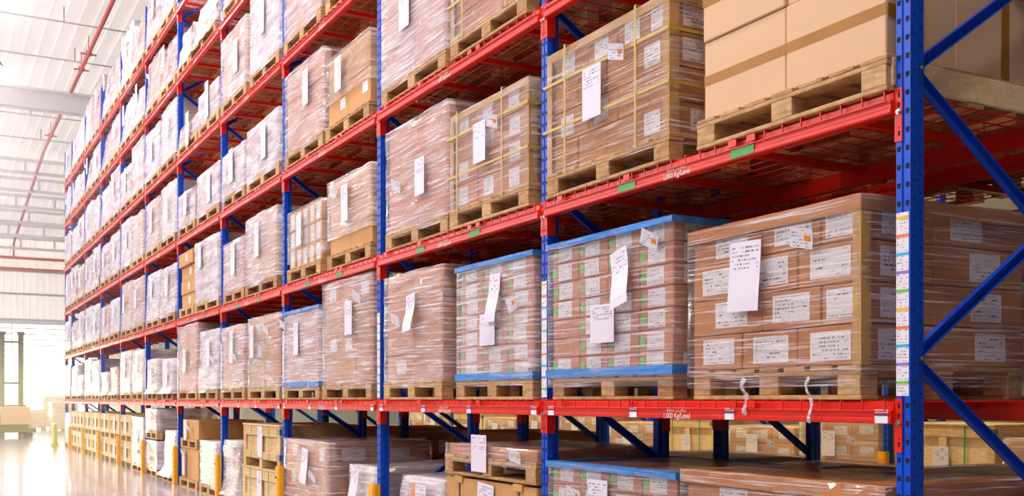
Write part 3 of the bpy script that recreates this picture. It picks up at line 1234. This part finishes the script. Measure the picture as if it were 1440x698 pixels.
load('tan cartons half covered by slanting film, third shelf, third bay, near half', XF, 8.66, 9.80, LV[3], 4.62,
     nx=2, nz=2, carton='carton_tan', film='film_thin', labels=(.13, .1, .5, -.3), sheet=sh(.36, .66, .17, .32), amp=.014, skirt=-.2)
load('tall wrapped rose-brown load with paper sheet, third shelf, third bay, far half', XF, 9.90, 11.14, LV[3], 4.82,
     nx=2, nz=3, carton='carton_rose', film='film_mid', sheet=sh(.62, .66, .17, .36), amp=.012)
load('bright wrapped load with dark gaps below its film, fourth shelf, third bay, far half', XF, 9.95, 11.17, LV[4], 6.05,
     nx=2, nz=3, carton='carton_rose', film='film_milky', sheet=sh(), amp=.014)
load('wrapped brown load on a tan pallet, fourth shelf, third bay, near half', XF, 8.65, 9.8, LV[4], 5.95,
     nx=2, nz=3, carton='carton_tan', film='film_mid', sheet=sh(), amp=.012)
# --- fourth bay
FW = dict(parts=False)
load('wrapped carton load tied with green straps, first shelf, fourth bay, near half', XF, 11.35, 12.65, LV[1], 2.30,
     nx=2, nz=3, carton='carton_brown', film='film_mid', straps=('strap_green', (), (.18, .62)), sheet=sh(.22, .66, .14, .38), tag=(.7, .8, 35), amp=.010, labels=(.18, .12, .4), **FW)
load('bulging milky wrapped load, first shelf, fourth bay, far half', XF, 12.80, 13.98, LV[1], 2.27,
     nx=2, nz=3, carton='carton_brown', film='film_milky', sheet=sh(.55, .66, .17, .4), tag=(.72, .5, 20), amp=.022, **FW)
load('horizontally creased tall wrapped load, second shelf, fourth bay, near half', XF, 11.45, 12.76, LV[2], 3.51,
     nx=1, nz=4, carton='carton_tan', film='film_milky', sheet=sh(.45, .62, .18, .40), amp=.018, **FW)
load('short wrapped load with lilac sheet, second shelf, fourth bay, far half', XF, 12.84, 13.86, LV[2], 3.35,
     nx=2, nz=2, carton='carton_rose', film='film_milky', sheet=sh(.55, .62, .19, .4), amp=.010, **FW)
load('tall white wrapped load with creases, third shelf, fourth bay, near half', XF, 11.36, 12.70, LV[3], 4.58,
     nx=2, nz=3, carton='carton_rose', film='film_white', sheet=sh(.6, .55, .19, .4), amp=.016, **FW)
load('stepped white wrapped load, third shelf, fourth bay, far half', XF, 12.80, 13.92, LV[3], 4.52,
     nx=2, nz=3, carton='carton_rose', film='film_white', sheet=sh(.5, .62, .2, .42), amp=.02, **FW)
load('wrapped load with white labels down its tan corner, fourth shelf, fourth bay, far half', XF, 12.74, 13.98, LV[4], 6.05,
     nx=2, nz=4, carton='carton_tan', film='film_milky', labels=(.2, .12, .9), sheet=sh(.66, .52, .2, .42), amp=.014, **FW)
load('very tall white wrapped load, fourth shelf, fourth bay, near half', XF, 11.36, 12.55, LV[4], 6.14,
     nx=2, nz=3, carton='carton_white', film='film_white', sheet=sh(.5, .6, .19, .42), amp=.018, **FW)
load('white wrapped load cut by the picture top, fifth shelf, fourth bay', XF, 12.5, 13.9, LV[5], 7.2,
     nx=2, nz=3, carton='carton_white', film='film_white', amp=.02, **FW)
# --- fifth bay
load('white narrow wrapped load with draped sheet, first shelf, fifth bay, near half', XF, 14.18, 15.33, LV[1], 2.30,
     nx=2, nz=3, carton='carton_white', film='film_white', sheet=sh(.6, .6, .17, .36), tag=(.85, .5, 20), amp=.012, taper=.05, **FW)
load('tall dull tan wrapped load, first shelf, fifth bay, far half', XF, 15.40, 16.72, LV[1], 2.45,
     nx=1, nz=3, carton='carton_rose', film='film_mid', sheet=sh(.45, .45, .2, .34), amp=.022, **FW)
load('white lumpy wrapped load, second shelf, fifth bay, near half', XF, 14.12, 15.55, LV[2], 3.58,
     nx=2, nz=3, carton='carton_rose', film='film_white', sheet=sh(.3, .76, .2, .34), amp=.02, **FW)
load('bare column of small brown cartons, second shelf, fifth bay, far half', XF, 15.64, 16.62, LV[2], 3.56,
     nx=1, nz=4, carton='carton_tan', film=None, labels=(.12, .1, 1.0), jitter=.04, **FW)
load('crisp white wrapped load with tan corner, third shelf, fifth bay, near half', XF, 14.10, 15.40, LV[3], 4.53,
     nx=2, nz=2, carton='carton_tan', film='film_white', sheet=sh(.6, .5, .2, .4), amp=.010, **FW)
load('crumpled white wrapped load on twin blocks, third shelf, fifth bay, far half', XF, 15.55, 16.70, LV[3], 4.46,
     nx=2, nz=2, carton='carton_rose', film='film_white', sheet=sh(.6, .6, .2, .34), amp=.035, **FW)
load('tall white wrapped load, fourth shelf, fifth bay, near half', XF, 14.12, 15.32, LV[4], 5.66,
     nx=2, nz=3, carton='carton_rose', film='film_white', sheet=sh(.5, .62, .2, .5), amp=.012, **FW)
load('shorter wrapped load with sloping top edge, fourth shelf, fifth bay, far half', XF, 15.42, 16.74, LV[4], 5.50,
     nx=2, nz=2, carton='carton_rose', film='film_milky', sheet=sh(.6, .5, .2, .5), amp=.016, taper=.06, **FW)
load('slumped white sack-like wrapped bundle, fifth shelf, fifth bay, near half', XF, 14.3, 15.9, LV[5], 7.05,
     nx=2, nz=2, carton='carton_tan', film='film_white', amp=.05, taper=.22, **FW)
load('tapering white wrapped bundle, fifth shelf, fifth bay, far half', XF, 15.95, 16.75, LV[5], 7.0,
     nx=1, nz=2, carton='carton_white', film='film_white', amp=.04, taper=.16, **FW)

# --- sixth bay onwards: two loads to a shelf, measured heights where they stand out
TOPS = {(5, 1): (.66, .70), (6, 1): (.92, .95), (7, 1): (.68, .6), (8, 1): (.9, .98), (9, 1): (.62, .9), (5, 2): (.92, .95), (6, 2): (1.0, 1.05),
        (7, 2): (.85, .80), (8, 2): (.95, 1.0), (5, 3): (1.0, .95), (6, 3): (.95, 1.02), (7, 3): (.98, .9)}
LOOK = ['white', 'milky', 'creased white', 'lumpy white', 'pinkish', 'tightly wrapped pale', 'loosely wrapped white', 'smooth white', 'tan-cornered white', 'crumpled pale']
rg = random.Random(77)
for b in range(5, NB):
    for lv in range(1, 7):
        ya, yb = POSTS[b] + PW + .05, POSTS[b + 1] - PW - .05
        slots_ = [(ya + rg.uniform(0, .05), (ya + yb) / 2 - .04), ((ya + yb) / 2 + .03, yb - rg.uniform(0, .1))] if b < 10 else [(ya, yb - .1)]
        for i, (q0, q1) in enumerate(slots_):
            hh = TOPS.get((b, lv), (rg.uniform(.78, 1.06), rg.uniform(.78, 1.06)))[i]
            if lv == 6:
                hh = rg.uniform(.8, 1.35)
            if lv == 5:
                hh = min(hh, .95)
            if not in_view(0, 1, q0, q1, LV[lv], LV[lv] + hh):
                continue
            if lv == 1 and hh < .75:
                q0, q1 = q0 + .16, q1 - .16
            short = lv == 1 and hh < .75
            lk = LOOK[rg.randrange(len(LOOK))]
            load('%s load, %s, %s half' % (lk, where(b, lv), ('near', 'far')[i]), XF, q0, q1, LV[lv], LV[lv] + hh,
                 nx=rg.choice((1, 2, 2, 3)), nz=rg.choice((2, 3, 3, 4)), carton=rg.choice(('carton_rose', 'carton_tan', 'carton_white')),
                 film=rg.choice(('film_white', 'film_white', 'film_milky', 'film_milky')), sheet=sh(rg.uniform(.4, .65), rg.uniform(.5, .68), .19, rg.uniform(.3, .45)) if rg.random() < .85 else None,
                 tag=(rg.uniform(.3, .8), rg.uniform(.6, .85), 25) if rg.random() < .4 else None,
                 amp=rg.choice((.012, .018, .03, .04 if lv > 4 else .02)), taper=rg.uniform(.0, .06) if lv < 5 else rg.uniform(.05, .25),
                 flare=.14 if short else 0, step=.1, **FW)


# --- floor level
F_ = load('flat-topped brown carton load under crinkled film on the floor beside the braced end frame', XF - .01, 2.96, 4.27, 0, .97,
     nx=2, nz=3, carton='carton_brown', film='film_clear', amp=.008, step=.05, labels=(.2, .12, .3), D=1.04)
lid_tray(F_, 1.31, 1.04, .974)
load('blue-rimmed cartons with green dot stickers on the floor, first bay, far half', XF, 4.33, 5.60, 0, .94,
     nx=4, nz=6, carton='carton_rose', film='film_thin', labels=(.15, .095, .96, .02), dots=True, rim=True, sheet=sh(.45, .72, .2, .3), tag=(.27, .78, 15, 'tag_orange'), amp=.004, step=.05)
# stacked: big tan carton with a wrapped thin pallet load on top
t = thing('pallet_load', 'big tan carton tied with dark straps on the floor, second bay, near half', 'pallet load', (.48, 6.43, 0), group='palletised loads')
pallet(t, 1.36, 1.0)
c = put('carton', bevel_box(.98, 1.34, .615, 'carton_tan', .008), t, (0, 0, PH))
for yy in (.44, -.44):
    put('strap', MB().box(-.495, -.492, yy - .01, yy + .01, 0, .62).box(-.495, .495, yy - .01, yy + .01, .616, .619).mesh('strap', 'strap_dark'), t, (0, 0, PH))
    put('strap_pad', MB().box(-.503, -.43, yy - .06, yy + .06, .58, .628).mesh('strap_pad', 'carton_tan'), t, (0, 0, PH))
put('document_sheet', sheet_mesh(.24, .3, 'sheet_print', .01, 4), t, (-.502, .02, PH + .45), (R(4), 0, 0))
load('thin wrapped flat-pack load on its own pallet stacked upon the big strapped tan carton', XF, 5.76, 7.09, PH + .635, 1.005,
     nx=1, nz=1, carton='carton_rose', film='film_thin', sheet=sh(.43, .35, .23, .26), tag=(.84, .45, 12, 'tag_yellow'), amp=.006, step=.05)
P_ = load('low bulging wrapped load with blue and orange print on the floor, second bay, far half', XF, 7.16, 8.0, 0, .71,
     nx=2, nz=1, carton='carton_white', film='film_milky', sheet=sh(.62, .66, .2, .3), amp=.02, taper=.05)
for yy, w_, m_ in ((.27, .10, 'blue_print'), (.15, .11, 'orange_film')):
    put('printed_patch', MB().prism([(yy - w_ / 2, 0), (yy + w_ / 2, 0), (yy + w_ / 2 + .03, .25), (yy + w_ / 2 - .02, .5), (yy - w_ / 2 + .02, .5), (yy - w_ / 2 + .03, .25)], 'x', -.489, -.484)
        .mesh('printed_patch', m_), P_, (0, 0, PH + .02))
load('low bulging white wrapped load with curved sheet on the floor, third bay, near half', XF, 8.54, 9.22, 0, .73,
     nx=2, nz=1, carton='carton_white', film='film_milky', sheet=sh(.45, .7, .18, .34, 6, .03), amp=.025, taper=.06)
load('wrapped brown load with a yellow strap on its shaded side, floor, third bay', XF, 9.75, 11.18, 0, .91,
     nx=3, nz=3, carton='carton_brown', film='film_mid', labels=(.14, .12, .7), sheet=sh(.55, .66, .2, .36, 4, .02), tag=(.75, .55, 35), amp=.010, D=1.1)


# --- slatted wooden crates
def crate(label, x, y0, y1, z, h, detail=True, group='wooden crates', D=.95, sheetp=True, straps=True):
    W = y1 - y0
    t = thing('wooden_crate', label, 'crate', (x + D / 2, (y0 + y1) / 2, z), group=group)
    fh = .1
    bh = h - fh
    put('plywood_box', bevel_box(D - .05, W - .05, bh - .02, 'ply_wood', .004), t, (0, 0, fh))
    fm = cached(('crun', round(D, 2)), lambda: MB().box(-D / 2, D / 2, -.045, .045, 0, fh).mesh('crate_runner', 'crate_wood'))
    for yy in (-W / 2 + .05, 0, W / 2 - .05):
        put('crate_runner', fm, t, (0, yy, 0))
    for zz, hh in ((fh, .09), (h - .12, .12)):
        put('crate_batten', bevel_box(.025, W, hh, 'crate_wood', .003), t, (-D / 2 + .012, 0, zz))
        put('crate_batten', bevel_box(D - .05, .025, hh, 'crate_wood', .003), t, (0, -W / 2 + .012, zz))
    for yy in (-W / 2 + .05, 0, W / 2 - .05):
        put('crate_batten', bevel_box(.022, .10, bh - .21, 'crate_wood', .003), t, (-D / 2 + .012, yy, fh + .09))
    put('crate_lid', bevel_box(D + .02, W + .02, .02, 'crate_wood', .003), t, (0, 0, h - .001))
    if detail:
        for zz in (fh + .05, h - .06):
            put('corner_bracket', MB().box(-D / 2 - .003, -D / 2 + .05, -W / 2 - .003, -W / 2 + .12, -.03, .03).mesh('corner_bracket', 'corner_metal'), t, (0, 0, zz))
    if straps:
        for yy in (W * .27, -W * .22):
            put('strap', MB().box(-D / 2 - .004, -D / 2 - .002, yy - .009, yy + .009, fh, h + .022)
                .box(-D / 2 - .004, D / 2, yy - .009, yy + .009, h + .02, h + .022).mesh('strap', 'strap_green'), t)
    if sheetp:
        put('document_sheet', sheet_mesh(.2, .36, 'sheet_print', .0, 1), t, (-D / 2 - .006, .02, h * .62))
    return t


crate('upper of two pale wooden crates with blue corner brackets, floor, fourth bay', XF, 11.36, 12.88, .535, .49)
crate('lower of two pale wooden crates under the bracketed crate, floor, fourth bay', XF, 11.36, 12.92, 0, .51)
Q_ = load('sagging wrapped bundle with orange and blue print beside the stacked crates on the floor', XF, 13.10, 13.84, 0, .8,
     nx=2, nz=2, carton='carton_white', film='film_milky', amp=.03, flare=.14, **FW)
put('printed_patch', MB().box(-.490, -.485, -.30, -.18, .05, .55).mesh('printed_patch', 'orange_film'), Q_, (0, 0, PH))
put('printed_patch', MB().box(-.490, -.485, -.16, -.02, .3, .6).mesh('printed_patch', 'blue_print'), Q_, (0, 0, PH))
load('upright white wrapped load on the floor, fifth bay, near half', XF, 14.2, 15.25, 0, .75, nx=2, nz=2, carton='carton_white', film='film_milky', amp=.014, **FW)
load('lower plain brown carton with paper strip on the floor, fifth bay, far half', XF, 15.40, 16.62, 0, .6, nx=2, nz=1, carton='carton_tan', film=None, sheet=sh(.3, .5, .16, .36), tag=(.32, .85, 35), **FW)
load('upper plain brown carton with paper strip stacked on the floor, fifth bay, far half', XF + .01, 15.46, 16.56, .602, 1.03, nx=1, nz=1, carton='carton_tan', film=None, sheet=sh(.35, .45, .16, .3), tag=(.6, .6, 30), **FW)
load('slim white wrapped load with flared film foot on the floor, sixth bay, near half', XF, 17.06, 17.95, 0, .82, nx=1, nz=2, carton='carton_white', film='film_white', amp=.02, flare=.18, taper=.08, **FW)
load('lower wrapped tan load of a pair stacked on the floor, sixth bay, far half', XF, 18.45, 19.5, 0, .62, nx=1, nz=2, carton='carton_tan', film='film_white', amp=.02, sheet=sh(.4, .5, .18, .34), **FW)
load('upper wrapped tan load of a pair stacked on the floor, sixth bay, far half', XF, 18.45, 19.5, .65, 1.17, nx=1, nz=2, carton='carton_tan', film='film_white', amp=.02, sheet=sh(.5, .5, .18, .34), **FW)
load('upright white wrapped load with tan lid on the floor, seventh bay, near half', XF, 19.72, 20.95, 0, 1.0, nx=2, nz=2, carton='carton_tan', film='film_white', amp=.014, sheet=sh(.5, .5, .2, .5), **FW)
k = 0
for b in range(6, 10):
    for i in range(2):
        q0 = POSTS[b] + .06 + i * 1.36
        if b == 6 and i == 0:
            continue
        for q, zz in enumerate((0, .515)):
            crate('%s slatted pale crate in the far floor row, %s pair past the tan-lidded load' % (('lower', 'upper')[q], ORD[k + 1]),
                  XF, q0, q0 + 1.31, zz, .49, False, 'far stacked crates', straps=False)
        k += 1
load('pale wrapped load on the floor closing the far crate row', XF, 30.9, 32.1, 0, .95, nx=2, nz=2, carton='carton_white', film='film_white', amp=.02, **FW)

# --- column guards on the floor in front of the posts
def guard_mesh():
    mb = MB()
    out = [(-.075, -.05), (-.06, -.062), (-.012, -.062), (-.012, -.045), (-.05, -.045), (-.05, .045), (-.012, .045), (-.012, .062), (-.06, .062), (-.075, .05)]
    mb.prism(out, 'z', .04, .6)
    for k in range(6):
        mb.box(-.08, -.07, -.045, .045, .1 + k * .085, .13 + k * .085)
    return mb.mesh('guard_shell', 'yellow_guard')


gsh = guard_mesh()
gfoot = MB().box(-.075, -.012, -.06, .06, 0, .04).mesh('guard_foot', 'yellow_guard')
gclip = MB().box(-.082, -.07, .0, .05, .47, .485).mesh('guard_clip', 'hole_dark')
for n in range(2, 11):
    if n == 3:
        pass
    t = thing('column_guard', 'yellow ribbed guard at the foot of the %s post after the end frame' % ORD[n], 'column guard', (0, POSTS[n], 0), group='yellow column guards')
    put('guard_shell', gsh, t)
    put('guard_foot', gfoot, t)
    put('guard_clip', gclip, t)
for n in range(0, 8):
    t = thing('column_guard', 'yellow guard on a post across the next aisle, %s from the braced end' % ORD[n + 1], 'column guard', (FARX, 2.6 + PITCH * n, 0), group='guards across the next aisle')
    t.scale = (1, 1, 1.25)
    put('guard_shell', gsh, t)
    put('guard_foot', gfoot, t)
    put('guard_clip', gclip, t)
t = thing('rack_end_guard', 'lime yellow barrier standing at the far end of the racking', 'barrier', (-.25, 32.6, 0))
put('barrier_panel', bevel_box(.1, .5, .55, 'lime_guard', .02), t, (0, 0, .1))
put('barrier_foot', bevel_box(.16, .6, .1, 'lime_guard', .01), t)

# ------------------------------------------------------------------ second row and the row across the next aisle
rg = random.Random(5)
for b in range(0, 5):
    for i in range(2):
        ya = POSTS[b] + .1 + i * 1.34
        hh = (.93, .9, 1.02, 1.0, .95)[b] - .05 * i
        load('shaded carton load on the second row floor, behind %s bay, %s half' % (ORD[b + 1], ('near', 'far')[i]),
             BACKX + .02, ya, ya + 1.22, 0, hh, nx=2, nz=3, carton='carton_brown', film='film_clear' if b < 2 else None, labels=(.24, .14, .6), parts=False, amp=.006, step=.1,
             group='second row loads')
        for lv in (1, 2, 3):
            if b < 4 and in_view(BACKX, BACKX + 1, ya, ya + 1.2, LV[lv], LV[lv] + .9):
                load('shaded load in the second row, %s shelf, behind %s bay, %s half' % (ORD[lv], ORD[b + 1], ('near', 'far')[i]),
                     BACKX + .02, ya, ya + 1.2, LV[lv], LV[lv] + rg.uniform(.85, 1.05), nx=2, nz=2, carton='carton_brown', film=None, parts=False, group='second row loads')
for n in range(0, 7):
    ya = 2.6 + PITCH * n + .1
    for i in range(2):
        q0 = ya + i * 1.32
        nm = '%s bay, %s half' % (ORD[n + 1], ('near', 'far')[i])
        if (n, i) in ((1, 1), (3, 0), (5, 1)):
            crate('pale plywood crate with green straps across the next aisle, ' + nm, FARX, q0, q0 + 1.24, 0, 1.06, True, 'loads across the next aisle', sheetp=True)
        else:
            load('clear-wrapped labelled cartons across the next aisle, ' + nm, FARX, q0, q0 + 1.22, 0, rg.uniform(.95, 1.12),
                 nx=3, nz=4, carton='carton_tan', film='film_thin', labels=(.2, .1, .8), parts=False, amp=.008, step=.09, sheet=sh(.4, .7), tag=(.7, .75, 15, 'tag_orange'),
                 straps=('strap_green', (), (.4,)) if n == 0 else None, group='loads across the next aisle')

# ------------------------------------------------------------------ beyond the rack end: trolley, lift mast, stacked goods by the bay
t = thing('platform_trolley', 'low dark platform trolley with wheels on the bright floor past the racking', 'trolley', (-1.75, 40.2, 0))
put('platform', bevel_box(3.2, 1.4, .14, 'olive_metal', .02), t, (0, 0, .2))
for sx in (-1.35, -.2, 1.4):
    for sy in (-.5, .5):
        put('wheel', MB().tube([(sx - .08, sy, .13), (sx + .08, sy, .13)], .13, 14).mesh('wheel', 'dark_rubber'), t)
t = thing('pallet_load', 'pale wrapped carton load riding on the platform trolley', 'pallet load', (-1.75, 40.2, .34), group='goods past the racking')
pallet(t, 1.2, 2.9, parts=False)
for i in range(3):
    for k in range(2):
        put('carton', bevel_box(.92, 1.15, .3, 'carton_pale'), t, (-.95 + i * .95, 0, PH + k * .303))
t = thing('lift_mast', 'tall dark twin-rail lift truck mast behind the platform trolley', 'lift truck', (-.77, 42.2, 0))
for x in (-.31, .31):
    put('mast_rail', MB().prism([(x - .09, -.08), (x + .09, -.08), (x + .09, -.04), (x + .02, -.04), (x + .02, .04), (x + .09, .04), (x + .09, .08), (x - .09, .08)],
                               'z', 0, 3.7).mesh('mast_rail', 'olive_metal'), t)
    put('rail_cap', bevel_box(.26, .24, .12, 'olive_metal', .02), t, (x, 0, 3.7))
for z in (.5, 1.9, 3.4):
    put('mast_tie', bevel_box(.56, .06, .08, 'olive_metal', .008), t, (0, .05, z))
put('truck_body', bevel_box(1.1, 1.3, 1.0, 'olive_metal', .06), t, (0, .8, .15))
for sx in (-.45, .45):
    put('wheel', MB().tube([(sx - .08, .5, .17), (sx + .08, .5, .17)], .17, 14).mesh('wheel', 'dark_rubber'), t)
for i, (x, y, w, hh) in enumerate(((.0, 49.0, 1.1, .9), (1.0, 46.5, 1.1, 1.2), (-1.6, 51.5, 1.2, 1.1), (1.1, 51.5, 1.2, 1.5))):
    load('washed-out pale load standing by the bright loading bay, %s along' % ORD[i + 1], x, y, y + w, 0, hh, nx=2, nz=2, carton='carton_pale', film='film_milky', amp=.01,
         group='goods past the racking', **FW)

# ------------------------------------------------------------------ added haze volume standing in for lens glow over the far aisle
hz = NT('glow_haze')
hz.n.remove(hz.b)
vs_ = hz.new('ShaderNodeVolumeScatter')
vs_.inputs['Color'].default_value = (1, .97, .93, 1)
vs_.inputs['Density'].default_value = .013
vs_.inputs['Anisotropy'].default_value = .6
hz.link(vs_.outputs[0], hz.out.inputs['Volume'])
h_ = put('glow_haze', MB().box(-8, 8, 18, YW + 2, .004, 9.2).mesh('glow_haze', 'glow_haze'))
h_['kind'] = 'stuff'
h_['label'] = 'added haze standing in for lens glow in the far half of the aisle'
h_['category'] = 'glow haze'
